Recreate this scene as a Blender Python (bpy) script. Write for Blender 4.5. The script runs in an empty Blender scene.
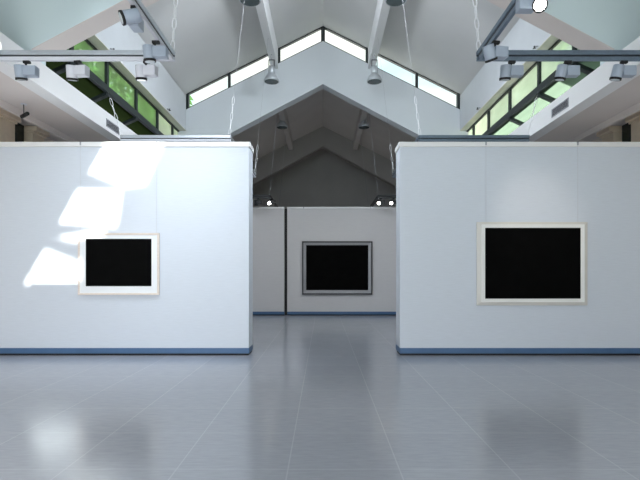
import bpy, bmesh, math, random
from mathutils import Vector, Matrix, Euler
random.seed(7)
S = bpy.context.scene
C = S.collection
EYE = 1.447
F = 490.0                       # focal length in pixels (640 wide)
PI = math.pi

# ------------------------------------------------------------------ materials
def mat(name, col, rough=0.6, metal=0.0, var=0.04, scale=3.0, bump=0.0, bscale=60.0, spec=0.4, stretch=None):
    m = bpy.data.materials.new(name); m.use_nodes = True
    nt = m.node_tree; N = nt.nodes; L = nt.links
    b = N['Principled BSDF']
    b.inputs['Roughness'].default_value = rough
    b.inputs['Metallic'].default_value = metal
    b.inputs['Specular IOR Level'].default_value = spec
    tc = N.new('ShaderNodeTexCoord')
    vec = tc.outputs['Object']
    if stretch:
        mp = N.new('ShaderNodeMapping'); mp.inputs['Scale'].default_value = stretch
        L.new(vec, mp.inputs['Vector']); vec = mp.outputs['Vector']
    no = N.new('ShaderNodeTexNoise'); no.inputs['Scale'].default_value = scale
    no.inputs['Detail'].default_value = 4
    L.new(vec, no.inputs['Vector'])
    cr = N.new('ShaderNodeValToRGB')
    cr.color_ramp.elements[0].position = 0.3; cr.color_ramp.elements[1].position = 0.7
    cr.color_ramp.elements[0].color = tuple(max(0, c*(1-var)) for c in col) + (1,)
    cr.color_ramp.elements[1].color = tuple(min(1, c*(1+var)) for c in col) + (1,)
    L.new(no.outputs['Fac'], cr.inputs['Fac'])
    L.new(cr.outputs['Color'], b.inputs['Base Color'])
    if bump:
        n2 = N.new('ShaderNodeTexNoise'); n2.inputs['Scale'].default_value = bscale
        L.new(vec, n2.inputs['Vector'])
        bp = N.new('ShaderNodeBump'); bp.inputs['Strength'].default_value = bump
        bp.inputs['Distance'].default_value = 0.01
        L.new(n2.outputs['Fac'], bp.inputs['Height']); L.new(bp.outputs['Normal'], b.inputs['Normal'])
    return m

def emis(name, col, strength):
    m = bpy.data.materials.new(name); m.use_nodes = True
    b = m.node_tree.nodes['Principled BSDF']
    b.inputs['Base Color'].default_value = (*col, 1)
    b.inputs['Emission Color'].default_value = (*col, 1)
    b.inputs['Emission Strength'].default_value = strength
    return m

def glass(name, tint, gloss=0.12):
    m = bpy.data.materials.new(name); m.use_nodes = True
    nt = m.node_tree; N = nt.nodes; L = nt.links
    N.remove(N['Principled BSDF'])
    t = N.new('ShaderNodeBsdfTransparent')
    g = N.new('ShaderNodeBsdfGlossy'); g.inputs['Roughness'].default_value = 0.05
    no = N.new('ShaderNodeTexNoise'); no.inputs['Scale'].default_value = 1.2
    cr = N.new('ShaderNodeValToRGB')
    cr.color_ramp.elements[0].color = tuple(c*0.94 for c in tint) + (1,)
    cr.color_ramp.elements[1].color = (*tint, 1)
    L.new(no.outputs['Fac'], cr.inputs['Fac']); L.new(cr.outputs['Color'], t.inputs['Color'])
    mx = N.new('ShaderNodeMixShader'); mx.inputs['Fac'].default_value = gloss
    L.new(t.outputs[0], mx.inputs[1]); L.new(g.outputs[0], mx.inputs[2])
    L.new(mx.outputs[0], N['Material Output'].inputs['Surface'])
    return m

def hazy_glass(name, tint, haze, amount):
    m = glass(name, tint, 0.08)
    nt = m.node_tree; N = nt.nodes; L = nt.links
    out = N['Material Output']; prev = out.inputs['Surface'].links[0].from_socket
    tr = N.new('ShaderNodeBsdfTranslucent')
    no = N.new('ShaderNodeTexNoise'); no.inputs['Scale'].default_value = 1.6; no.inputs['Detail'].default_value = 3
    cr = N.new('ShaderNodeValToRGB')
    cr.color_ramp.elements[0].position = 0.35; cr.color_ramp.elements[1].position = 0.7
    cr.color_ramp.elements[0].color = tuple(c*0.8 for c in haze) + (1,)
    cr.color_ramp.elements[1].color = (*haze, 1)
    L.new(no.outputs['Fac'], cr.inputs['Fac']); L.new(cr.outputs['Color'], tr.inputs['Color'])
    mx = N.new('ShaderNodeMixShader'); mx.inputs['Fac'].default_value = amount
    L.new(prev, mx.inputs[1]); L.new(tr.outputs[0], mx.inputs[2]); L.new(mx.outputs[0], out.inputs['Surface'])
    return m

def floor_mat():
    m = bpy.data.materials.new('polished grey tile'); m.use_nodes = True
    nt = m.node_tree; N = nt.nodes; L = nt.links
    b = N['Principled BSDF']
    tc = N.new('ShaderNodeTexCoord')
    T = 0.826
    sep = N.new('ShaderNodeSeparateXYZ'); L.new(tc.outputs['Object'], sep.inputs[0])
    def line(out, off):
        a = N.new('ShaderNodeMath'); a.operation = 'ADD'; a.inputs[1].default_value = off
        L.new(out, a.inputs[0])
        w = N.new('ShaderNodeMath'); w.operation = 'PINGPONG'; w.inputs[1].default_value = T/2
        L.new(a.outputs[0], w.inputs[0])
        c = N.new('ShaderNodeMath'); c.operation = 'LESS_THAN'; c.inputs[1].default_value = 0.005
        L.new(w.outputs[0], c.inputs[0]); return c.outputs[0]
    lx = line(sep.outputs[0], 0.26); ly = line(sep.outputs[1], -4.46)
    g = N.new('ShaderNodeMath'); g.operation = 'MAXIMUM'; L.new(lx, g.inputs[0]); L.new(ly, g.inputs[1])
    # each tile its own slight tone
    def cell(out, off):
        a = N.new('ShaderNodeMath'); a.operation = 'ADD'; a.inputs[1].default_value = off; L.new(out, a.inputs[0])
        d = N.new('ShaderNodeMath'); d.operation = 'DIVIDE'; d.inputs[1].default_value = T; L.new(a.outputs[0], d.inputs[0])
        f = N.new('ShaderNodeMath'); f.operation = 'FLOOR'; L.new(d.outputs[0], f.inputs[0]); return f.outputs[0]
    cb = N.new('ShaderNodeCombineXYZ'); L.new(cell(sep.outputs[0], 0.26), cb.inputs[0]); L.new(cell(sep.outputs[1], -4.46), cb.inputs[1])
    wn = N.new('ShaderNodeTexWhiteNoise'); wn.noise_dimensions = '3D'; L.new(cb.outputs[0], wn.inputs['Vector'])
    mp = N.new('ShaderNodeMapping'); mp.inputs['Scale'].default_value = (1.5, 9, 1); L.new(tc.outputs['Object'], mp.inputs['Vector'])
    n1 = N.new('ShaderNodeTexNoise'); n1.inputs['Scale'].default_value = 4; n1.inputs['Detail'].default_value = 8
    n1.inputs['Roughness'].default_value = 0.6
    L.new(mp.outputs[0], n1.inputs['Vector'])
    mx = N.new('ShaderNodeMath'); mx.operation = 'MULTIPLY_ADD'; mx.inputs[1].default_value = 0.10
    L.new(wn.outputs['Value'], mx.inputs[0]); L.new(n1.outputs['Fac'], mx.inputs[2])
    cr = N.new('ShaderNodeValToRGB')
    e = cr.color_ramp.elements
    e[0].position = 0.35; e[0].color = (0.41, 0.433, 0.488, 1)
    e[1].position = 0.85; e[1].color = (0.495, 0.518, 0.577, 1)
    L.new(mx.outputs[0], cr.inputs['Fac'])
    mix = N.new('ShaderNodeMix'); mix.data_type = 'RGBA'
    gf = N.new('ShaderNodeMath'); gf.operation = 'MULTIPLY'; gf.inputs[1].default_value = 0.5; L.new(g.outputs[0], gf.inputs[0])
    L.new(gf.outputs[0], mix.inputs[0]); L.new(cr.outputs['Color'], mix.inputs[6])
    mix.inputs[7].default_value = (0.62, 0.64, 0.68, 1)
    L.new(mix.outputs[2], b.inputs['Base Color'])
    n3 = N.new('ShaderNodeTexNoise'); n3.inputs['Scale'].default_value = 2.0; n3.inputs['Detail'].default_value = 6
    L.new(tc.outputs['Object'], n3.inputs['Vector'])
    mr = N.new('ShaderNodeMapRange'); mr.inputs[3].default_value = 0.15; mr.inputs[4].default_value = 0.22
    L.new(n3.outputs['Fac'], mr.inputs[0]); L.new(mr.outputs[0], b.inputs['Roughness'])
    b.inputs['Specular IOR Level'].default_value = 0.52
    return m

M = {}
M['white'] = mat('white painted plaster', (0.80, 0.80, 0.81), 0.75, var=0.02, scale=1.2, bump=0.04)
M['ceil'] = mat('grey white ceiling plaster', (0.62, 0.62, 0.615), 0.8, var=0.03, scale=0.8, bump=0.04)
M['teal'] = mat('plaster with blue green bounce', (0.68, 0.785, 0.81), 0.7, var=0.02, scale=0.7)  # blue green bounce light put into the wall colour
M['gable'] = mat('cool white gable plaster', (0.64, 0.675, 0.71), 0.75, var=0.02, scale=1.0)
M['dimface'] = mat('darkened far gable plaster', (0.36, 0.345, 0.335), 0.8, var=0.04, scale=1.0)  # shade of the unlit bay put into this face's colour
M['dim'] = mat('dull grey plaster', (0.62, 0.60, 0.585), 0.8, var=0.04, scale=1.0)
M['soffit'] = mat('warm white soffit', (0.66, 0.60, 0.575), 0.75, var=0.03, scale=1.0)
M['wallbeige'] = mat('beige aisle wall', (0.74, 0.66, 0.58), 0.8, var=0.04)
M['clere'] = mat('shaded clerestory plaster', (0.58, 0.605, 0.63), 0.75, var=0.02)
M['header'] = mat('header tinted by green bounce', (0.66, 0.65, 0.58), 0.7, var=0.03)  # beige green bounce light put into the header's underside colour
M['fabric'] = mat('pale woven partition fabric', (0.69, 0.74, 0.81), 0.85, var=0.025, scale=9.0, bump=0.12, bscale=70, stretch=(0.6, 1, 9))
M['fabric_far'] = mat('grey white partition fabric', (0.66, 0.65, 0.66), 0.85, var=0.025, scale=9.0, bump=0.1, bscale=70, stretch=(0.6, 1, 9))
M['cap'] = mat('white lacquered cap rail', (0.86, 0.86, 0.86), 0.45, var=0.015)
M['blue'] = mat('blue skirting laminate', (0.075, 0.155, 0.29), 0.4, var=0.06, scale=6)
M['black'] = mat('matte black', (0.012, 0.012, 0.013), 0.6, var=0.1)
M['shadow'] = mat('plinth in shadow tone', (0.02, 0.02, 0.025), 0.7, var=0.1)  # near-black stands for the shadow line under the skirting
M['art'] = mat('black picture print', (0.0045, 0.0045, 0.0045), 0.9, var=0.15, scale=5, spec=0.0)
M['wood'] = mat('pale maple wood', (0.78, 0.69, 0.62), 0.5, var=0.08, scale=14, stretch=(1, 1, 6))
M['mat'] = mat('white mount board', (0.90, 0.92, 0.94), 0.8, var=0.01)
M['cream'] = mat('cream lacquer moulding', (0.70, 0.68, 0.635), 0.4, var=0.03)
M['creamin'] = mat('white inner moulding', (0.93, 0.93, 0.90), 0.35, var=0.02)
M['silver'] = mat('silver leaf moulding', (0.30, 0.30, 0.315), 0.45, metal=0.4, var=0.06, scale=20)
M['darkframe'] = mat('dark grey frame edge', (0.05, 0.05, 0.055), 0.45, var=0.1)
M['alu'] = mat('brushed aluminium', (0.62, 0.66, 0.71), 0.33, metal=0.75, var=0.06, scale=30, stretch=(1, 1, 8))
M['aludark'] = mat('blue grey anodised metal', (0.17, 0.22, 0.28), 0.38, metal=0.55, var=0.07, scale=20)
M['blacktrack'] = mat('black track metal', (0.03, 0.032, 0.035), 0.4, metal=0.3, var=0.1)
M['lampbody'] = mat('light blue grey lamp casing', (0.33, 0.38, 0.46), 0.4, var=0.04)
M['lampwhite'] = mat('white lamp casing', (0.60, 0.61, 0.67), 0.4, var=0.03)
M['lens'] = mat('grey lamp lens', (0.55, 0.6, 0.63), 0.15, var=0.03)
M['lit'] = emis('lit lamp lens', (1.0, 0.96, 0.9), 25)
M['chain'] = mat('bright steel chain', (0.86, 0.87, 0.90), 0.4, metal=0.1, var=0.05)
M['ceilwire'] = mat('pale grey wire', (0.30, 0.30, 0.32), 0.5, var=0.03)
M['picwire'] = mat('pale picture wire', (0.60, 0.62, 0.66), 0.5, var=0.03)
M['wire'] = mat('thin steel wire', (0.42, 0.43, 0.46), 0.4, metal=0.3, var=0.05)
M['bell'] = mat('grey aluminium bell shade', (0.52, 0.55, 0.58), 0.4, metal=0.4, var=0.05)
M['bellin'] = mat('dark bell diffuser', (0.06, 0.085, 0.09), 0.25, var=0.1)
M['frame'] = mat('dark green grey window metal', (0.014, 0.021, 0.022), 0.45, metal=0.0, var=0.1)
M['stone'] = mat('beige stone', (0.80, 0.67, 0.53), 0.8, var=0.05, scale=8, bump=0.1)
M['ventm'] = mat('grey vent metal', (0.42, 0.42, 0.46), 0.5, metal=0.2, var=0.05)
M['ventd'] = mat('vent cavity shade', (0.06, 0.06, 0.07), 0.7, var=0.1)  # flat dark sheet stands for shade behind the slats
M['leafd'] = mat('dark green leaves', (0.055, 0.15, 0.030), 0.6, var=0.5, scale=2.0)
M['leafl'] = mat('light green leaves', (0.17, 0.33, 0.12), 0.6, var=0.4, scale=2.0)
M['bark'] = mat('brown bark', (0.12, 0.085, 0.06), 0.9, var=0.3, scale=8, bump=0.4)
M['grass'] = mat('garden grass', (0.07, 0.14, 0.04), 0.9, var=0.3, scale=5)
M['roofing'] = mat('grey roofing', (0.35, 0.36, 0.38), 0.8, var=0.1)
M['pane'] = glass('clear window glass', (0.93, 0.98, 0.98), 0.06)
M['greenpane_left'] = hazy_glass('green hazy window glass', (0.72, 0.92, 0.66), (0.34, 0.52, 0.25), 0.62)
M['greenpane_right'] = hazy_glass('pale green hazy window glass', (0.85, 0.95, 0.82), (0.60, 0.71, 0.60), 0.75)
M['slope_left'] = hazy_glass('olive glass darkened as shade', (0.30, 0.36, 0.20), (0.035, 0.05, 0.018), 1.0)  # shade on the left side put into the glass colour
M['slope_right'] = hazy_glass('pale green sloping glass', (0.85, 0.95, 0.85), (0.13, 0.185, 0.14), 1.0)
M['brightpane'] = hazy_glass('bright hazy window glass', (0.9, 0.97, 0.85), (0.90, 0.98, 0.82), 0.8)
M['darkpane'] = mat('dark reflective window glass', (0.012, 0.022, 0.020), 0.1, var=0.2)
M['floor'] = floor_mat()

# ------------------------------------------------------------------ mesh helpers
class MB:
    """collects shapes (in world coordinates) into ONE mesh; origin is subtracted"""
    def __init__(s, o=(0, 0, 0)):
        s.bm = bmesh.new(); s.o = Vector(o)
    def box(s, x0, x1, y0, y1, z0, z1):
        x0, x1 = min(x0, x1), max(x0, x1); y0, y1 = min(y0, y1), max(y0, y1); z0, z1 = min(z0, z1), max(z0, z1)
        v = [s.bm.verts.new(p) for p in ((x0,y0,z0),(x1,y0,z0),(x1,y1,z0),(x0,y1,z0),(x0,y0,z1),(x1,y0,z1),(x1,y1,z1),(x0,y1,z1))]
        for f in ((3,2,1,0),(4,5,6,7),(0,1,5,4),(1,2,6,5),(2,3,7,6),(3,0,4,7)):
            s.bm.faces.new([v[i] for i in f])
        return s
    def prism(s, pts, y0, y1, axis='y'):
        """pts: polygon (a,b); extruded along axis. axis y: (x,z); axis x: (y,z); axis z: (x,y)"""
        def P(a, b, t):
            return {'y': (a, t, b), 'x': (t, a, b), 'z': (a, b, t)}[axis]
        A = [s.bm.verts.new(P(a, b, y0)) for a, b in pts]
        B = [s.bm.verts.new(P(a, b, y1)) for a, b in pts]
        n = len(pts)
        fs = [s.bm.faces.new(A), s.bm.faces.new(B[::-1])]
        for i in range(n):
            j = (i+1) % n
            fs.append(s.bm.faces.new((A[j], A[i], B[i], B[j])))
        return s
    def tube(s, a, b, r0, r1=None, n=12, caps=True):
        a, b = Vector(a), Vector(b); r1 = r0 if r1 is None else r1
        d = (b-a).normalized()
        u = d.cross(Vector((0, 0, 1)) if abs(d.z) < 0.9 else Vector((1, 0, 0))).normalized(); w = d.cross(u)
        A = [s.bm.verts.new(a + (u*math.cos(t)+w*math.sin(t))*r0) for t in [2*PI*i/n for i in range(n)]]
        B = [s.bm.verts.new(b + (u*math.cos(t)+w*math.sin(t))*r1) for t in [2*PI*i/n for i in range(n)]]
        for i in range(n):
            j = (i+1) % n
            f = s.bm.faces.new((A[i], A[j], B[j], B[i])); f.smooth = n > 6
        if caps:
            s.bm.faces.new(A[::-1]); s.bm.faces.new(B)
        return s
    def lathe(s, c, prof, n=24):
        """profile of (r, z) around the vertical axis through c"""
        c = Vector(c); rings = []
        for r, z in prof:
            rings.append([s.bm.verts.new(c + Vector((r*math.cos(2*PI*i/n), r*math.sin(2*PI*i/n), z))) for i in range(n)])
        for A, B in zip(rings, rings[1:]):
            for i in range(n):
                j = (i+1) % n
                f = s.bm.faces.new((A[i], A[j], B[j], B[i])); f.smooth = True
        s.bm.faces.new(rings[0][::-1]); s.bm.faces.new(rings[-1])
        return s
    def ring(s, c, R, r, axis, squash=1.0, n=12, k=6, long=Vector((0, 0, 1))):
        """chain link: oval ring whose long side runs along 'long', normal 'axis'"""
        c = Vector(c); axis = Vector(axis).normalized(); long = long.normalized(); side = axis.cross(long).normalized()
        rows = []
        for i in range(n):
            t = 2*PI*i/n
            ctr = c + long*R*math.cos(t) + side*R*squash*math.sin(t)
            out = (long*math.cos(t) + side*math.sin(t)).normalized()
            rows.append([s.bm.verts.new(ctr + (out*math.cos(p)+axis*math.sin(p))*r) for p in [2*PI*j/k for j in range(k)]])
        for i in range(n):
            A, B = rows[i], rows[(i+1) % n]
            for j in range(k):
                q = (j+1) % k
                f = s.bm.faces.new((A[j], A[q], B[q], B[j])); f.smooth = True
        return s
    def frame(s, x0, x1, z0, z1, w, y0, y1, bevel=0.0):
        """picture frame in the xz plane with mitred members of width w; bevel slopes the front in"""
        o = [(x0,z0),(x1,z0),(x1,z1),(x0,z1)]
        i = [(x0+w,z0+w),(x1-w,z0+w),(x1-w,z1-w),(x0+w,z1-w)]
        oF = [s.bm.verts.new((x, y0, z)) for x, z in o]; iF = [s.bm.verts.new((x, y0+bevel, z)) for x, z in i]
        oB = [s.bm.verts.new((x, y1, z)) for x, z in o]; iB = [s.bm.verts.new((x, y1, z)) for x, z in i]
        for a in range(4):
            b = (a+1) % 4
            for q in ((oF[a],oF[b],iF[b],iF[a]), (oB[b],oB[a],iB[a],iB[b]), (oF[b],oF[a],oB[a],oB[b]), (iF[a],iF[b],iB[b],iB[a])):
                s.bm.faces.new(q)
        return s
    def build(s, name, m, parent=None, bevel=0.0):
        bmesh.ops.translate(s.bm, verts=s.bm.verts, vec=-s.o)
        bmesh.ops.recalc_face_normals(s.bm, faces=s.bm.faces)
        me = bpy.data.meshes.new(name); s.bm.to_mesh(me); s.bm.free()
        o = bpy.data.objects.new(name, me); C.objects.link(o)
        me.materials.append(m)
        if parent: o.parent = parent
        else: o.location = s.o
        if bevel:
            b = o.modifiers.new('Bevel', 'BEVEL'); b.width = bevel; b.segments = 2; b.limit_method = 'ANGLE'
        return o

def tag(o, label, cat, group=None):
    o['label'] = label; o['category'] = cat
    if group: o['group'] = group
    return o
def thing(name, loc, label, cat, group=None, rot=(0, 0, 0)):
    o = bpy.data.objects.new(name, None); C.objects.link(o); o.empty_display_size = 0.1
    o.location = loc; o.rotation_euler = rot
    return tag(o, label, cat, group)
def struct(o):
    o['kind'] = 'structure'; return o
def copy_tree(o, parent=None):
    c = o.copy(); C.objects.link(c)
    if parent: c.parent = parent
    for ch in list(o.children): copy_tree(ch, c)
    return c

# key planes ----------------------------------------------------------------
NB = 7.46; NBT = 0.39          # nearer gable wall
MG = 14.92                     # middle gable wall with the glazed gable strip
FG = 22.4                      # far gable wall
SG = MG/F                      # metres per pixel at the middle gable
W = 4.17                       # clerestory wall
RIDGE = 9.0
def roofz(x): return RIDGE - 0.4965*abs(x)
def openz(x): return 7.23 - 0.53*abs(x)

# ------------------------------------------------------------------ shell
struct(MB((0, 8, 0)).box(-7.2, 7.2, -6.2, 28, -0.2, 0).build('floor', M['floor'])).location = (0, 8, 0)
bpy.data.objects['floor'].data.transform(Matrix.Translation((0, 8, 0))); bpy.data.objects['floor'].location = (0, 0, 0)

# nearer gable wall : deep raking wall over the hall
p = [(-7, roofz(7)), (0, RIDGE), (7, roofz(7)), (7, 4.78), (4.44, 4.78), (4.44, openz(4.44)), (0, 7.23), (-4.44, openz(4.44)), (-4.44, 4.78), (-7, 4.78)]
struct(MB((0, NB, 0)).prism(p, NB, NB+NBT).build('wall_near_gable', M['teal']))
# its underside: thin strip with the warm lit tone put into its colour
p = [(-4.44, openz(4.44)), (0, 7.23), (4.44, openz(4.44)), (4.44, openz(4.44)-0.012), (0, 7.218), (-4.44, openz(4.44)-0.012)]
struct(MB((0, NB, 0)).prism(p, NB+0.004, NB+NBT).build('trim_1', M['soffit']))

# middle gable wall : bright gable with the opening to the dim bay
sill0, sillW = 8.54, 6.454
p = [(-6.62, 0), (-6.62, 4.9), (-4.9, 4.95), (-4.5, 5.83), (-W, 5.83), (-W, sillW), (0, sill0), (W, sillW), (W, 5.83), (4.5, 5.83), (4.9, 4.95), (6.62, 4.9), (6.62, 0),
     (3.6, 0), (3.6, openz(3.6)), (0, 7.23), (-3.6, openz(3.6)), (-3.6, 0)]
struct(MB((0, MG, 0)).prism(p, MG, MG+NBT).build('wall_middle_gable', M['gable']))
# far gable wall, dim
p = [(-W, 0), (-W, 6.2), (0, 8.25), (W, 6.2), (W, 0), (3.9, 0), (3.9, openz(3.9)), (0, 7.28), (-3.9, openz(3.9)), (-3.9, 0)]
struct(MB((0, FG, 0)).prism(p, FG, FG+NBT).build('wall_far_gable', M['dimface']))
struct(MB((0, 26, 0)).box(-5, 5, 26, 26.2, 0, 8.6).build('wall_back', M['dim']))
for sx, nm in ((-1, 'wall_bay_left'), (1, 'wall_bay_right')):
    struct(MB((sx*W, 20, 0)).box(sx*W, sx*(W+0.15), MG+NBT, 26, 0, 6.2).build(nm, M['dim']))

# ceilings
def slope_slab(x0, x1, y0, y1, zf, th):
    return [(x0, zf(x0)), (x1, zf(x1)), (x1, zf(x1)+th), (x0, zf(x0)+th)]
for sx in (-1, 1):
    mb = MB((0, NB, 8)); mb.prism(slope_slab(0, sx*(W+0.85), 0, 0, roofz, 0.15), NB+NBT, MG+0.125)  # eave run past the wall, added to block sun at the clerestory
    struct(mb.build('ceiling', M['ceil']))
    mb = MB((0, MG, 8)); mb.prism([(0, 8.2), (sx*(W+0.2), 8.2-0.5*(W+0.2)), (sx*(W+0.2), 8.29-0.5*(W+0.2)), (0, 8.29)], MG+NBT, 26.2)
    struct(mb.build('ceiling', M['dim']))
# right slope of the nearer bay
struct(MB((0, 0, 8)).prism(slope_slab(0, 7.15, 0, 0, roofz, 0.08), -6.2, NB+NBT).build('ceiling', M['ceil']))

# left slope of the nearer bay with added, unseen holes that shape the sun patches
SUN = Vector((-0.45, 1.0, -1.0))
PD = 8.70                      # front of the near partitions
def back(px, py):
    x = (px-323)*PD/F; z = EYE + (274-py)*PD/F
    # ceiling plane on the left: z = RIDGE + 0.4965 x
    t = (RIDGE + 0.4965*x - z)/(1 - 0.4965*0.45)
    return Vector((x + 0.45*t, PD - t, z + t))
PATCHES = [[(107,140),(89,172),(126,187),(146,184),(166,140)],
       [(77,190),(60,222),(117,226),(122,191)],
       [(45,250),(25,283),(80,283),(80,264)],
       [(58,237),(76,241),(104,237),(105,231)]]
bm = bmesh.new(); edges = []
def loop(pts):
    vs = [bm.verts.new(q) for q in pts]
    for i in range(len(vs)): edges.append(bm.edges.new((vs[i], vs[(i+1) % len(vs)])))
loop([(0, -6.2, RIDGE), (0, NB+NBT, RIDGE), (-7.15, NB+NBT, roofz(7.15)), (-7.15, -6.2, roofz(7.15))])
holes = [[back(*q) for q in poly] for poly in PATCHES]
for h in holes: loop(h)
bmesh.ops.triangle_fill(bm, use_beauty=True, use_dissolve=False, edges=edges, normal=(0.44, 0, 0.9))
me = bpy.data.meshes.new('ceiling'); bm.to_mesh(me); bm.free(); me.materials.append(M['ceil'])
o = bpy.data.objects.new('ceiling', me); C.objects.link(o); struct(o)
for i, h in enumerate(holes):
    mb = MB(h[0]); n = Vector((-0.4965, 0, 1)).normalized()*0.03
    mb.bm.faces.new([mb.bm.verts.new(q+n) for q in h])
    struct(mb.build('window_%d' % (10+i), M['pane']))  # panes over the added sun holes, out of view

# clerestory walls, windows, ledges, beams, aisles on both sides
MUL = [7.85, 8.56, 9.96, 11.52, 13.0, 14.3]
WX = W + 0.23                  # window plane, recessed behind the header
wn = 3
for sx, side in ((-1, 'left'), (1, 'right')):
    q = (sx*W, NB, 5.6)
    struct(MB(q).box(sx*W, sx*(WX+0.1), NB+NBT, MG, 5.83, roofz(W+0.33)+0.1).build('wall_clerestory_'+side, M['clere']))
    struct(MB(q).box(sx*W, sx*(WX+0.1), NB+NBT, MG, 5.81, 5.83).build('trim_2' if sx < 0 else 'trim_3', M['header']))
    wroot = struct(MB(q).box(sx*(WX-0.05), sx*(WX+0.08), NB+NBT, MG, 5.12, 5.26)
                   .box(sx*(WX-0.02), sx*(WX+0.06), NB+NBT, MG, 5.77, 5.81).build('window_%d' % wn, M['frame']))
    a0, a1 = (WX-0.02, 5.14), (WX+0.34, 4.98)
    for i, y in enumerate(MUL[1:]):
        MB(q).box(sx*(WX-0.03), sx*(WX+0.06), y-0.045, y+0.045, 5.26, 5.77).build('mullion', M['frame'], wroot)
        MB(q).prism([(sx*a0[0], a0[1]), (sx*a1[0], a1[1]), (sx*a1[0], a1[1]-0.07), (sx*a0[0], a0[1]-0.07)], y-0.06, y+0.06).build('bracket', M['frame'], wroot)
    for y0, y1 in zip(MUL, MUL[1:] + []):
        mb = MB(q); x = sx*(WX+0.02)
        mb.bm.faces.new([mb.bm.verts.new(v) for v in ((x, y0, 5.26), (x, y1, 5.26), (x, y1, 5.78), (x, y0, 5.78))])
        mb.build('pane', M['brightpane' if y0 > 12.5 else 'greenpane_'+side], wroot)
    mb = MB(q); x = sx*(WX+0.02)
    mb.bm.faces.new([mb.bm.verts.new(v) for v in ((x, MUL[-1], 5.26), (x, MG, 5.26), (x, MG, 5.78), (x, MUL[-1], 5.78))]); mb.build('pane', M['brightpane'], wroot)
    mb = MB(q)
    mb.bm.faces.new([mb.bm.verts.new(v) for v in ((sx*WX, NB+NBT, 5.13), (sx*WX, MG, 5.13), (sx*(WX+0.34), MG, 4.975), (sx*(WX+0.34), NB+NBT, 4.975))])
    mb.build('sloping_pane', M['slope_'+side], wroot)
    struct(MB(q).box(sx*(WX+0.30), sx*(WX+0.55), NB+NBT, MG, 4.78, 4.97).build('trim_12' if sx < 0 else 'trim_13', M['white']))
    wn += 1
    # white beam along the aisle with the flat soffit behind it
    struct(MB((sx*4.44, 0, 4.4)).box(sx*4.44, sx*4.70, -6, MG, 4.40, 4.78).build('trim_4' if sx < 0 else 'trim_5', M['white']))
    struct(MB((sx*5, 0, 4.4)).box(sx*4.70, sx*5.44, -6, MG, 4.40, 4.78).build('ceiling', M['soffit']))
    struct(MB((sx*5.6, 0, 4.3)).box(sx*5.44, sx*5.50, -6, MG, 4.285, 4.78).build('trim_6' if sx < 0 else 'trim_7', M['soffit']))
    struct(MB((sx*6.3, 0, 4.7)).box(sx*5.50, sx*7.0, -6, MG, 4.72, 4.80).build('ceiling', M['soffit']))
    # outer wall with a window
    mb = MB((sx*6.7, 0, 0)); mb.box(sx*6.62, sx*6.8, -6, 10.27, 0, 4.715); mb.box(sx*6.62, sx*6.8, 10.80, MG, 0, 4.715)
    mb.box(sx*6.62, sx*6.8, 10.27, 10.80, 0, 0.9)
    struct(mb.build('wall_'+side, M['wallbeige']))
    w = struct(MB((sx*6.66, 10.4, 0.9)).box(sx*6.59, sx*6.70, 10.27, 10.80, 0.9, 4.715).build('window_%d' % wn, M['darkpane'])); wn += 1
    struct(MB((sx*7, 0, 5)).box(sx*7.0, sx*7.15, -6, NB+NBT, 4.78, roofz(7)+0.06).build('wall_upper_'+side, M['white']))
    # stone pilasters
    for (y0, y1), lab in (((10.83, 11.29), 'farther'), ((9.2, 10.22), 'nearer')):
        t = thing('stone_pilaster', (sx*6.5, (y0+y1)/2, 0), 'beige stone pilaster on the %s aisle wall, %s' %
                  (side, 'just beyond the dark window' if lab == 'farther' else 'on the near side of the dark window'), 'pilaster', 'stone pilasters')
        q = (sx*6.5, (y0+y1)/2, 0)
        MB(q).box(sx*6.42, sx*6.61, y0, y1, 0, 4.57).build('shaft', M['stone'], t, 0.01)
        MB(q).box(sx*6.375, sx*6.61, y0-0.015, y1+0.015, 4.57, 4.61).box(sx*6.31, sx*6.61, y0-0.03, y1+0.03, 4.61, 4.715).build('capital', M['stone'], t, 0.012)
        MB(q).box(sx*6.38, sx*6.61, y0-0.02, y1+0.02, 0, 0.2).build('plinth', M['stone'], t, 0.01)

# rear wall behind the viewer with a wide glazed opening
mb = MB((0, -6, 0))
mb.prism([(-7, 0), (-7, roofz(7)), (0, RIDGE), (7, roofz(7)), (7, 0), (4.5, 0), (4.5, 4.3), (-4.5, 4.3), (-4.5, 0)], -6.2, -6)
struct(mb.build('wall_rear', M['white']))
wr = MB((0, -6, 0))
for x in (-4.5, -2.25, 0, 2.25, 4.5): wr.box(x-0.04, x+0.04, -6.14, -6.06, 0, 4.3)
for z in (0.05, 2.4, 4.26): wr.box(-4.5, 4.5, -6.14, -6.06, z-0.04, z+0.04)
wr = struct(wr.build('window_8', M['frame']))
for x in (-4.5, -2.25, 0, 2.25):
    mb = MB((0, -6, 0)); mb.bm.faces.new([mb.bm.verts.new(q) for q in ((x, -6.1, 0), (x+2.25, -6.1, 0), (x+2.25, -6.1, 4.3), (x, -6.1, 4.3))]); mb.build('pane', M['pane'], wr)

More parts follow.
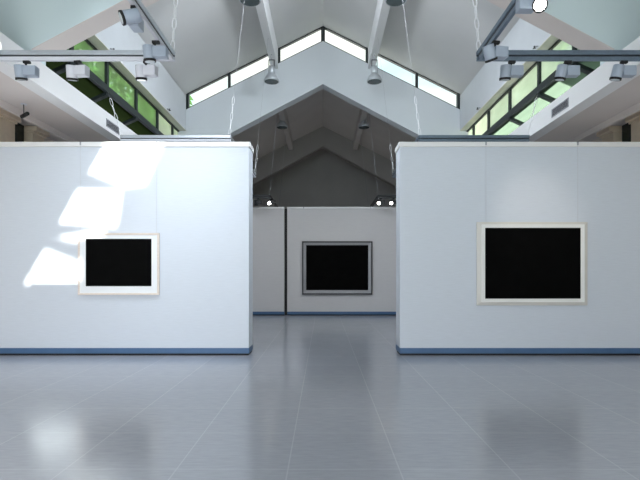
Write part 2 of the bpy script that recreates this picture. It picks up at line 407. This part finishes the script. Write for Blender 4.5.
# gable windows following the roof line (one per slope)
GX = [0, 44, 94, 136.5]
for sx, n in ((-1, 1), (1, 2)):
    q = (0, MG+0.2, 8.5)
    def top(x): return roofz(x)+0.02
    def bot(x): return sill0 + (sillW-sill0)*abs(x)/W
    mb = MB(q)
    xs = [sx*g*SG for g in GX]
    xs[-1] = sx*W
    # top and bottom rails
    mb.prism([(0, top(0)), (sx*W, top(W)), (sx*W, top(W)-0.05), (0, top(0)-0.05)], MG+0.005, MG+0.12)
    mb.prism([(0, bot(0)+0.025), (sx*W, bot(W)+0.025), (sx*W, bot(W)-0.01), (0, bot(0)-0.01)], MG+0.005, MG+0.12)
    root = struct(mb.build('window_%d' % n, M['frame']))
    for i, x in enumerate(xs):
        a = 0.035 if 0 < i < 3 else 0.05
        x0, x1 = x-a, x+a
        if i == 0: x0, x1 = min(0, sx*0.06), max(0, sx*0.06)
        if i == 3: x0, x1 = min(x, x-sx*0.08), max(x, x-sx*0.08)
        MB(q).prism([(x0, bot(x0)), (x1, bot(x1)), (x1, top(x1)), (x0, top(x0))], MG+0.0, MG+0.13).build('mullion', M['frame'], root)
    for a, b in zip(xs, xs[1:]):
        mb = MB(q); mb.bm.faces.new([mb.bm.verts.new(v) for v in ((a, MG+0.06, bot(a)), (b, MG+0.06, bot(b)), (b, MG+0.06, top(b)), (a, MG+0.06, top(a)))])
        mb.build('pane', M['pane'], root)

# roof beams running along the slopes
k = 8
for sx in (-1, 1):
    a, b = sx*1.37, sx*1.57
    struct(MB((a, NB, 7.7)).prism([(a, 7.69), (b, 7.69), (b, roofz(b)+0.05), (a, roofz(a)+0.05)], NB+NBT, MG).build('trim_%d' % k, M['white'])); k += 1
    struct(MB((a, MG, 7.1)).prism([(a, 7.12), (b, 7.12), (b, 8.25-0.5*abs(b)), (a, 8.25-0.5*abs(a))], MG+NBT, FG).build('trim_%d' % k, M['dim'])); k += 1

# ------------------------------------------------------------------ exhibition partitions
def partition(x0, x1, y0, th, zt, label, m, caph=0.085, skirt=0.133, over=0.02, group=None, ends=(True, True)):
    q = ((x0+x1)/2, y0+th/2, 0)
    t = thing('exhibition_partition', q, label, 'partition wall', group)
    e0 = over if ends[0] else 0; e1 = over if ends[1] else 0
    MB(q).box(x0, x1, y0, y0+th, skirt, zt-caph).build('panel', m, t, 0.004)
    MB(q).box(x0-e0, x1+e1, y0-over, y0+th+over, zt-caph, zt).build('cap_rail', M['cap'], t, 0.006)
    MB(q).box(x0-e0*0.3, x1+e1*0.3, y0-0.008, y0+th+0.008, 0.036, skirt).build('skirting', M['blue'], t, 0.004)
    MB(q).box(x0+e0*0.5, x1-e1*0.5, y0+0.03, y0+th-0.03, 0, 0.036).build('plinth', M['shadow'], t)
    return t
PT = 3.79
partition(-6.25, -1.315, PD, 0.46, PT, 'large white exhibition partition on the left with sunlight patches and blue skirting', M['fabric'])
partition(1.367, 6.25, PD, 0.46, PT, 'large white exhibition partition on the right with blue skirting, holding the cream framed picture', M['fabric'])
FD = 17.1; FS = FD/F
partition(-4.0, (284.3-323)*FS, FD, 0.3, PT, 'narrow grey white far partition left of the black vertical gap', M['fabric_far'], caph=0.06, ends=(True, False))
partition((287.2-323)*FS, 4.0, FD, 0.3, PT, 'grey white far partition carrying the silver framed picture', M['fabric_far'], caph=0.06, ends=(False, True))
tag(MB(((285.7-323)*FS, FD+0.2, 0)).box((284.3-323)*FS+0.008, (287.2-323)*FS-0.008, FD+0.06, FD+0.24, 0, 3.74).build('gap_strip', M['black']),  # black strip added where there is only a dark gap
    'black strip put in for the dark gap between the two far partitions', 'infill')

# ------------------------------------------------------------------ pictures
def picture(D, box, inner, label, kind, wires, zt):
    s = (D-0.05)/F
    X = lambda px: (px-323)*s
    Z = lambda py: EYE + (274-py)*s
    x0, x1, z0, z1 = X(box[0]), X(box[1]), Z(box[3]), Z(box[2])
    i0, i1, k0, k1 = X(inner[0]), X(inner[1]), Z(inner[3]), Z(inner[2])
    q = ((x0+x1)/2, D, z0)
    t = thing('framed_picture', q, label, 'picture')
    yb = D-0.012
    if kind == 'wood':
        MB(q).frame(x0, x1, z0, z1, 0.035, D-0.055, yb, 0.004).build('frame', M['wood'], t, 0.003)
        MB(q).box(x0+0.03, x1-0.03, D-0.042, D-0.034, z0+0.03, z1-0.03).build('mount', M['mat'], t)
        MB(q).box(i0, i1, D-0.0445, D-0.0425, k0, k1).build('picture_print', M['art'], t)
    elif kind == 'cream':
        MB(q).frame(x0, x1, z0, z1, 0.09, D-0.045, yb, -0.02).build('frame', M['cream'], t, 0.004)
        MB(q).frame(x0+0.075, x1-0.075, z0+0.06, z1-0.045, 0.06, D-0.09, D-0.03, 0.008).build('inner_moulding', M['creamin'], t, 0.004)
        MB(q).box(i0, i1, D-0.066, D-0.03, k0, k1).build('picture_print', M['art'], t)
    else:
        MB(q).frame(x0, x1, z0, z1, 0.05, D-0.09, yb, 0.0).build('frame', M['darkframe'], t, 0.004)
        MB(q).frame(x0+0.045, x1-0.045, z0+0.045, z1-0.045, 0.11, D-0.085, D-0.03, 0.02).build('inner_moulding', M['silver'], t, 0.004)
        MB(q).box(i0, i1, D-0.07, D-0.03, k0, k1).build('picture_print', M['art'], t)
    MB(q).box(x0+0.05, x1-0.05, yb-0.02, D-0.001, z0+0.05, z1-0.05).build('backing', M['darkframe'], t)
    for wx in wires:
        x = (wx-323)*D/F
        MB(q).tube((x, D-0.026, z1-0.01), (x, D-0.024, zt-0.02), 0.0025, n=6).build('hanging_wire', M['picwire'], t)
        MB(q).box(x-0.012, x+0.012, D-0.035, D-0.02, zt-0.06, zt-0.005).build('hook', M['wire'], t)
    return t
picture(PD, (77.8, 159, 233, 295), (85.6, 151.3, 238.8, 286.2), 'black picture in white mount and thin pale wood frame on left partition', 'wood', (81.2, 157), PT)
picture(PD, (477, 587.8, 222, 305.5), (484.3, 580.6, 227, 298.6), 'large black picture in a wide cream moulded frame on right partition', 'cream', (485.5, 577), PT)
picture(FD, (302, 372.4, 241.3, 294.6), (306.2, 368.2, 245.2, 290), 'black picture in a silver and dark frame on the far partition', 'silver', (303.7, 370.7), PT)

# ------------------------------------------------------------------ lighting frames, chains
def chain_mesh(q, a, b, link=0.085, r=0.006, wide=0.30):
    a, b = Vector(a), Vector(b); d = b-a; L = d.length; d.normalize()
    n = max(2, int(L/(link*1.55)))
    mb = MB(q); s1 = d.cross(Vector((0, 1, 0))).normalized(); s2 = d.cross(s1)
    for i in range(n):
        c = a + d*(L*(i+0.5)/n)
        mb.ring(c, L/n*0.58, r, s1 if i % 2 else s2, wide, n=10, k=5, long=d)
    return mb
HZ = 4.05
def track_frame(y0, y1, label, sx, m, mlow, chains, thin=False):
    xi, xo = (-1.80, -3.86) if sx < 0 else (1.865, 3.93)
    q = ((xi+xo)/2, (y0+y1)/2, HZ)
    t = thing('track_lighting_rig', q, label, 'lighting frame', 'hanging track light frames')
    def bar(x0, x1, ya, yb, nm):
        o = MB(q).box(x0, x1, ya, yb, HZ+0.005, HZ+0.06).build(nm, m, t, 0.006)
        dx = 0.012
        if abs(x1-x0) > abs(yb-ya): xx = (x0, x1); yy = (ya+dx, yb-dx)
        else: xx = (min(x0, x1)+dx, max(x0, x1)-dx); yy = (ya, yb)
        MB(q).box(xx[0], xx[1], yy[0], yy[1], HZ-0.06, HZ-0.012).build('power_track', mlow, o, 0.004)
        MB(q).box(xx[0], xx[1], (yy[0]+yy[1])/2-0.006 if abs(x1-x0) > abs(yb-ya) else yy[0], (yy[0]+yy[1])/2+0.006 if abs(x1-x0) > abs(yb-ya) else yy[1], HZ-0.014, HZ+0.008).build('spacer', M['blacktrack'], o)
    lo, hi = min(xi, xo), max(xi, xo)
    bar(lo-0.03, hi+0.03, y0-0.03, y0+0.03, 'rail')
    bar(lo-0.03, hi+0.03, y1-0.03, y1+0.03, 'rail')
    bar(xi-0.03, xi+0.03, y0+0.03, y1-0.03, 'rail')
    bar(xo-0.03, xo+0.03, y0+0.03, y1-0.03, 'rail')
    for (x, y), up in chains:
        x = xi if abs(x) < 3 else xo
        if thin: MB(q).tube((x, y, HZ+0.06), up, 0.006, n=6).build('suspension_wire', M['wire'], t)
        elif y < 6: chain_mesh(q, (x, y, HZ+0.05), up, r=0.0075).build('suspension_chain', M['chain'], t)
        else:
            a = Vector((x, y, HZ+0.05)); mid = a.lerp(Vector(up), min(1, 0.75/(Vector(up)-a).length))
            c_ = chain_mesh(q, a, mid, r=0.005, wide=0.26).build('suspension_chain', M['chain'], t)
            MB(q).tube(mid, up, 0.0018, n=6).build('suspension_wire', M['ceilwire'], t)
    return t
Y1 = (2.3, 5.85); Y2 = (9.41, 12.95); Y3 = (16.5, 20.0)
for sx, sd in ((-1, 'left'), (1, 'right')):
    m1, m1b = (M['alu'], M['lampwhite']) if sx < 0 else (M['aludark'], M['aludark'])
    track_frame(*Y1, 'nearest %s hanging metal track frame, %s, in front of the %s partition' % (sd, 'silver' if sx < 0 else 'blue grey', sd), sx, m1, m1b,
        [((sx*1.8, Y1[1]), (sx*1.50, Y1[1], roofz(1.5))), ((sx*1.8, Y1[0]), (sx*1.50, Y1[0], roofz(1.5))),
         ((sx*3.86, Y1[1]), (sx*4.35, Y1[1], roofz(4.35))), ((sx*3.86, Y1[0]), (sx*4.35, Y1[0], roofz(4.35)))])
    track_frame(*Y2, 'metal track frame hanging on chains just behind the top of the %s partition' % sd, sx, M['alu'] if sx < 0 else M['aludark'], M['lampwhite'] if sx < 0 else M['aludark'],
        [((sx*1.8, Y2[0]), (sx*1.40, Y2[0], 7.70)), ((sx*1.8, Y2[1]), (sx*1.45, Y2[1], 7.70)),
         ((sx*3.86, Y2[0]), (sx*4.13, Y2[0], 4.95)), ((sx*3.86, Y2[1]), (sx*4.13, Y2[1], 4.95))])
    track_frame(*Y3, 'dark far track frame hanging above the far partitions on the %s' % sd, sx, M['blacktrack'], M['blacktrack'],
        [((sx*1.8, Y3[0]), (sx*1.52, Y3[0], 7.13)), ((sx*1.8, Y3[1]), (sx*1.52, Y3[1], 7.13)),
         ((sx*3.86, Y3[0]), (sx*3.9, Y3[0], 6.28)), ((sx*3.86, Y3[1]), (sx*3.9, Y3[1], 6.28))], thin=True)

# ------------------------------------------------------------------ track spotlights
def make_spot(name, body, lens, rot_head):
    t = bpy.data.objects.new(name, None); C.objects.link(t); t.empty_display_size = 0.05
    MB().box(-0.03, 0.05, -0.022, 0.022, -0.03, 0.0).build('track_adapter', M['black'], t, 0.004)
    MB().tube((0.0, 0, -0.03), (0.0, 0, -0.075), 0.011).build('stem', M['black'], t)
    MB().box(-0.015, 0.135, -0.05, 0.05, -0.185, -0.068).build('driver_box', body, t, 0.008)
    hd = MB().tube((0, 0, 0.075), (0, 0, -0.075), 0.062, n=24).build('lamp_head', body, t, 0.006)
    hd.location = (-0.066, 0, -0.128); hd.rotation_euler = rot_head
    MB().tube((0, 0, -0.070), (0, 0, -0.094), 0.066, n=24).build('rim', M['black'], hd)
    MB().tube((0, 0, -0.090), (0, 0, -0.097), 0.050, n=24).build('lens', lens, hd)
    return t
proto = {}
def spot(x, y, body, lens, rz, head, label, group='track spotlights on the hanging frames'):
    key = (body, lens)
    if key in proto: t = copy_tree(proto[key])
    else: t = proto[key] = make_spot('track_spotlight', M[body], M[lens], (0, 0, 0))
    t.location = (x, y, HZ-0.06); t.rotation_euler = (0, 0, rz)
    for c in t.children:
        if c.name.startswith('lamp_head'):
            if isinstance(head, Vector): head = (Matrix.Rotation(-rz, 3, 'Z') @ head).to_track_quat('-Z', 'Y').to_euler()
            c.rotation_euler = head
    tag(t, label, 'spotlight', group); return t
s1 = 5.85/F
XP = lambda px, s=s1: (px-323)*s
R = math.radians
spot(XP(26), 5.85, 'lampbody', 'lens', 0, (R(14), 0, 0), 'grey track spotlight farthest left under the silver rail')
spot(XP(77), 5.85, 'lampwhite', 'lens', R(-8), (R(14), R(6), 0), 'white track spotlight second from left under the silver rail')
spot(XP(146), 5.85, 'lampwhite', 'lens', R(-8), (R(10), 0, 0), 'white track spotlight under the right end of the silver rail')
spot(XP(155, 5.35/F), 5.35, 'lampbody', 'lens', 0, (R(8), R(-4), 0), 'grey track spotlight at the inner corner of the silver frame')
spot(-1.80, 4.66, 'lampbody', 'lens', R(90), Vector((-0.85, -0.40, -0.38)), 'blue grey track spotlight tilted sideways on the inner side rail of the silver frame')
spot(XP(495, 5.35/F), 5.35, 'lampbody', 'lens', R(10), (R(14), R(-24), 0), 'grey track spotlight at the inner corner of the blue grey frame, tilted')
spot(XP(511), 5.85, 'lampbody', 'lens', 0, (R(12), 0, 0), 'grey track spotlight nearest the inner end of the blue grey rail')
spot(XP(567), 5.85, 'lampbody', 'lens', 0, (R(12), R(8), 0), 'grey track spotlight in the middle of the blue grey rail')
spot(XP(623), 5.85, 'lampbody', 'lens', 0, (R(12), R(10), 0), 'grey track spotlight farthest right under the blue grey rail')
spot(1.88, 4.40, 'lampbody', 'lit', R(180), Vector((-0.35, -0.85, -0.45)), 'lit track spotlight shining at the top edge on the right side rail')
s3 = 16.5/F
spot(XP(258, s3), 16.5, 'blacktrack', 'lens', 0, (R(20), 0, 0), 'dark unlit track spotlight on far left frame')
spot(XP(269.5, s3)+0.066, 16.5, 'blacktrack', 'lit', 0, (R(-62), 0, 0), 'lit track spotlight at the inner corner of the far left frame')
spot(XP(378.5, s3)+0.066, 16.5, 'blacktrack', 'lit', 0, (R(-62), 0, 0), 'lit track spotlight at the inner corner of the far right frame')
spot(XP(391, s3)+0.066, 16.5, 'blacktrack', 'lit', 0, (R(-62), 0, 0), 'lit track spotlight on the far right frame, beside the corner one')

# ------------------------------------------------------------------ bell pendants
def make_bell(m, min_):
    t = bpy.data.objects.new('bell_pendant_lamp', None); C.objects.link(t)
    # origin at the bottom of the bell; hangs from a bracket fixed to the beam
    MB().lathe((0, 0, 0), [(0.215, 0.0), (0.205, 0.06), (0.17, 0.14), (0.115, 0.19), (0.10, 0.22), (0.095, 0.23)]).build('bell_shade', m, t)
    MB().lathe((0, 0, -0.004), [(0.185, -0.004), (0.195, 0.0), (0.195, 0.012), (0.185, 0.016)]).build('diffuser', min_, t)
    MB().lathe((0, 0, 0.225), [(0.085, 0), (0.10, 0.02), (0.10, 0.18), (0.08, 0.21)]).build('ballast_housing', m, t)
    mb = MB()
    mb.tube((-0.075, 0, 0.42), (-0.075, 0, 0.62), 0.012, n=8); mb.tube((0.075, 0, 0.42), (0.075, 0, 0.62), 0.012, n=8); mb.tube((-0.085, 0, 0.62), (0.085, 0, 0.62), 0.012, n=8)
    mb.build('bracket', M['blacktrack'], t)
    MB().tube((0, 0, 0.62), (0, 0, 0.80), 0.014, n=8).build('rod', M['wire'], t)
    return t
pb = None
for Y, z, nm, mm in ((13.9, 6.90, 'at the glazed gable', 'bell'), (9.80, 6.91, 'nearest the viewer', 'bell'), (18.2, 6.885, 'in the dim far bay', 'dark')):
    for sx, sd in ((-1, 'left'), (1, 'right')):
        if mm == 'bell':
            t = copy_tree(pb) if pb else make_bell(M['bell'], M['bellin'])
            pb = pb or t
        elif sx < 0:
            t = pd = make_bell(M['bell'], M['bellin'])
        else: t = copy_tree(pd)
        t.location = (sx*1.46, Y, z)
        if mm == 'dark':
            for c in t.children:
                if c.name.startswith('rod'): c.location = (0, 0, 0); c.scale = (1, 1, 1)
            t.location.z = 6.885
            t.location = (sx*1.545, Y, 6.885 - 0.56 + 0.0) if False else (sx*1.52, Y, 6.885)
        tag(t, 'grey bell pendant lamp under the %s roof beam %s' % (sd, nm), 'lamp', 'bell pendant lamps')

# ------------------------------------------------------------------ vents, camera, sprinklers
for sx, sd, ya, yb in ((-1, 'left', 10.03, 10.66), (1, 'right', 8.85, 9.50)):
    q = (sx*4.44, (ya+yb)/2, 4.55); f = sx*4.44
    t = thing('air_vent', q, 'grey slatted air vent set in the white beam of the %s aisle' % sd, 'vent')
    z0, z1 = 4.475, 4.635
    mb = MB(q)
    mb.box(f-sx*0.012, f, ya, yb, z0, z0+0.014).box(f-sx*0.012, f, ya, yb, z1-0.014, z1).box(f-sx*0.012, f, ya, ya+0.02, z0, z1).box(f-sx*0.012, f, yb-0.02, yb, z0, z1)
    mb.build('frame', M['ventm'], t)
    MB(q).box(f-sx*0.003, f-sx*0.001, ya, yb, z0, z1).build('backing', M['ventd'], t)
    mb = MB(q)
    for i in range(6):
        z = z0+0.026+i*0.0215
        mb.prism([(f-sx*0.012, z-0.006), (f-sx*0.012, z-0.002), (f-sx*0.002, z+0.008), (f-sx*0.002, z+0.004)], ya+0.02, yb-0.02)
    mb.build('slats', M['ventm'], t)
q = (-5.19, 8.5, 4.40)
t = thing('security_camera', q, 'small black security camera on a thin stem under the left aisle soffit', 'camera')
MB(q).tube((-5.19, 8.5, 4.40), (-5.19, 8.5, 4.385), 0.05, n=16).build('ceiling_plate', M['lampwhite'], t)
MB(q).tube((-5.19, 8.5, 4.39), (-5.19, 8.5, 4.21), 0.008, n=8).build('stem', M['black'], t)
cb = MB(q).tube((-5.21, 8.47, 4.165), (-5.06, 8.40, 4.20), 0.032, n=14).build('camera_body', M['black'], t)
MB(q).tube((-5.062, 8.401, 4.1995), (-5.05, 8.395, 4.2025), 0.024, n=14).build('lens', M['darkpane'], cb)
sp = None
for px, y, lab in ((-1, 9.6, 'nearer on the left window header'), (-1, 13.1, 'farther on the left window header'), (1, 9.5, 'nearer on the right window header'), (1, 13.0, 'farther on the right window header')):
    if sp is None:
        t = sp = bpy.data.objects.new('sprinkler_head', None); C.objects.link(t)
        MB().tube((0, 0, 0), (0.07, 0, -0.01), 0.014, n=10).build('pipe', M['wire'], t)
        MB().lathe((0.075, 0, -0.045), [(0.03, 0), (0.03, 0.008), (0.012, 0.014), (0.016, 0.05)], 12).build('deflector', M['darkframe'], t)
    else: t = copy_tree(sp)
    t.location = (px*(W+0.003), y, 5.86); t.rotation_euler = (0, 0, 0 if px < 0 else PI)
    tag(t, 'tiny dark sprinkler head, ' + lab, 'sprinkler', 'wall sprinklers')

# ------------------------------------------------------------------ outside
struct(MB((0, 20, -0.3)).box(-60, 60, -40, 80, -0.5, -0.25).build('ground', M['grass']))
def tree(x, y, h, r, m, label, grp, n=1500):
    t = thing('garden_tree', (x, y, -0.25), label, 'tree', grp)
    q = (x, y, -0.25)
    MB(q).tube((x, y, -0.25), (x+0.1, y, h*0.55), 0.22, 0.12, n=10).tube((x+0.1, y, h*0.5), (x-0.5, y+0.4, h*0.75), 0.1, 0.04, n=8).tube((x+0.1, y, h*0.5), (x+0.7, y-0.3, h*0.78), 0.1, 0.04, n=8).build('trunk', M['bark'], t)
    mb = MB(q)
    cz = h*0.66; rz = h*0.36
    for i in range(n):
        while True:
            v = Vector((random.uniform(-1, 1), random.uniform(-1, 1), random.uniform(-1, 1)))
            if 0.35 < v.length < 1: break
        w = 1 + 0.18*math.sin(5*v.x+y)*math.cos(4*v.z+x)
        c = Vector((x+v.x*r*w, y+v.y*r*w, cz+v.z*rz*w))
        a = Vector((random.gauss(0, 1), random.gauss(0, 1), random.gauss(0, 1))).normalized()
        b = a.cross(Vector((random.gauss(0, 1), random.gauss(0, 1), random.gauss(0, 1)))).normalized()
        s = random.uniform(0.16, 0.34)
        mb.bm.faces.new([mb.bm.verts.new(c+d) for d in (a*s, b*s*0.5, -a*s, -b*s*0.5)])
    mb.build('crown', m, t)
i = 0
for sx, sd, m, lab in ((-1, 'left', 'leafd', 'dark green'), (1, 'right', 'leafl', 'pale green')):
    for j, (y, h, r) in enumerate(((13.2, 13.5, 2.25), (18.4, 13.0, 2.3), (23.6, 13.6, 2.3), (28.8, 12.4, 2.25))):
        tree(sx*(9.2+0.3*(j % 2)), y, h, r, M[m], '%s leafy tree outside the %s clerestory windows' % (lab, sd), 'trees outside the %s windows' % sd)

# ------------------------------------------------------------------ light
w = bpy.data.worlds.new('sky'); S.world = w; w.use_nodes = True
nt = w.node_tree; N = nt.nodes; L = nt.links
bg = N['Background']; tc = N.new('ShaderNodeTexCoord')
mp = N.new('ShaderNodeMapping'); mp.inputs['Scale'].default_value = (1, 1, 2.2)
L.new(tc.outputs['Generated'], mp.inputs['Vector'])
no = N.new('ShaderNodeTexNoise'); no.inputs['Scale'].default_value = 5; no.inputs['Detail'].default_value = 6
L.new(mp.outputs[0], no.inputs['Vector'])
cr = N.new('ShaderNodeValToRGB'); e = cr.color_ramp.elements
e[0].position = 0.42; e[0].color = (0.70, 0.90, 0.95, 1); e[1].position = 0.60; e[1].color = (1.0, 0.99, 0.93, 1)
L.new(no.outputs['Fac'], cr.inputs['Fac']); L.new(cr.outputs['Color'], bg.inputs['Color'])
bg.inputs['Strength'].default_value = 1.35

def lamp(kind, name, loc, energy, col, target=None, **kw):
    d = bpy.data.lights.new(name, kind); d.energy = energy; d.color = col
    for k_, v in kw.items(): setattr(d, k_, v)
    o = bpy.data.objects.new(name, d); C.objects.link(o); o.location = loc
    if target is not None:
        o.rotation_euler = (Vector(target)-Vector(loc)).to_track_quat('-Z', 'Y').to_euler()
    return o
lamp('SUN', 'sun', (3, -6, 14), 20.0, (1.0, 0.97, 0.90), Vector((3, -6, 14))+SUN, angle=R(0.85))
lamp('AREA', 'rear_fill', (-3.0, -5.4, 3.0), 300, (0.74, 0.87, 1.0), (-3.0, 8, 2.6), shape='RECTANGLE', size=4.2, size_y=4.2)  # added fill lamp behind the camera for the partition fronts
lamp('AREA', 'floor_fill', (1.5, -0.5, 0.35), 250, (1.0, 0.97, 0.95), (-3.2, 8, 5.5), shape='RECTANGLE', size=9, size_y=3.5)  # added upward fill in place of light bounced off the floor
for sx, e_ in ((-1, 105), (1, 140)):
    lamp('AREA', 'side_fill', (sx*2.6, 8.3, 6.9), e_, (0.86, 0.93, 1.0), (-sx*4.44, 11.5, 4.6), shape='RECTANGLE', size=1.6, size_y=0.8, spread=R(95))  # added fill pair above the view, brightening the aisle beams
lamp('AREA', 'aisle_fill', (-3.4, 2.2, 0.3), 85, (1.0, 0.93, 0.88), (-5.0, 7.5, 4.4), shape='RECTANGLE', size=2.2, size_y=1.5)  # added low lamp that brightens the left soffit
lamp('AREA', 'far_bay_fill', (0, 21, 3.9), 11, (1.0, 0.95, 0.92), (0, 19.5, 8), shape='RECTANGLE', size=5, size_y=1.0)  # added lamp hidden behind the far partition, lifts the dim bay
lamp('AREA', 'partition_fill', (-2.3, 6.4, 5.4), 30, (0.85, 0.92, 1.0), (-2.5, 8.6, 2.4), shape='RECTANGLE', size=2.0, size_y=1.4, spread=R(88))  # added fill for the left partition, no fitting here
lamp('AREA', 'gable_fill', (0, 8.3, 7.5), 70, (0.85, 0.92, 1.0), (0, 14.9, 7.0), shape='RECTANGLE', size=3.6, size_y=0.9)  # unseen fill added high in the hall for gable and ceiling
# spot on the cream framed picture
lamp('SPOT', 'picture_spot', (XP(567)-0.06, 5.95, 3.86), 62, (1.0, 0.88, 0.78), (3.8, PD, 2.45), spot_size=R(36), spot_blend=0.9, shadow_soft_size=0.05)
# frame lights washing the far partition
for x, tx in ((-1.8, -1.4), (1.8, 1.7)):
    lamp('SPOT', 'far_wall_spot', (x, 12.8, 3.85), 72, (1.0, 0.96, 0.93), (tx, FD, 1.9), spot_size=R(80), spot_blend=0.9, shadow_soft_size=0.06)

# ------------------------------------------------------------------ camera
cd = bpy.data.cameras.new('camera'); cam = bpy.data.objects.new('camera', cd); C.objects.link(cam)
cam.location = (0, 0, EYE); cam.rotation_euler = (PI/2, 0, 0)
cd.sensor_width = 36; cd.lens = F/640*36
cd.shift_x = -3/640; cd.shift_y = 34/640
cd.clip_end = 300
S.camera = cam
S.view_settings.view_transform = 'Standard'
S.view_settings.look = 'None'
S.view_settings.exposure = 0.0
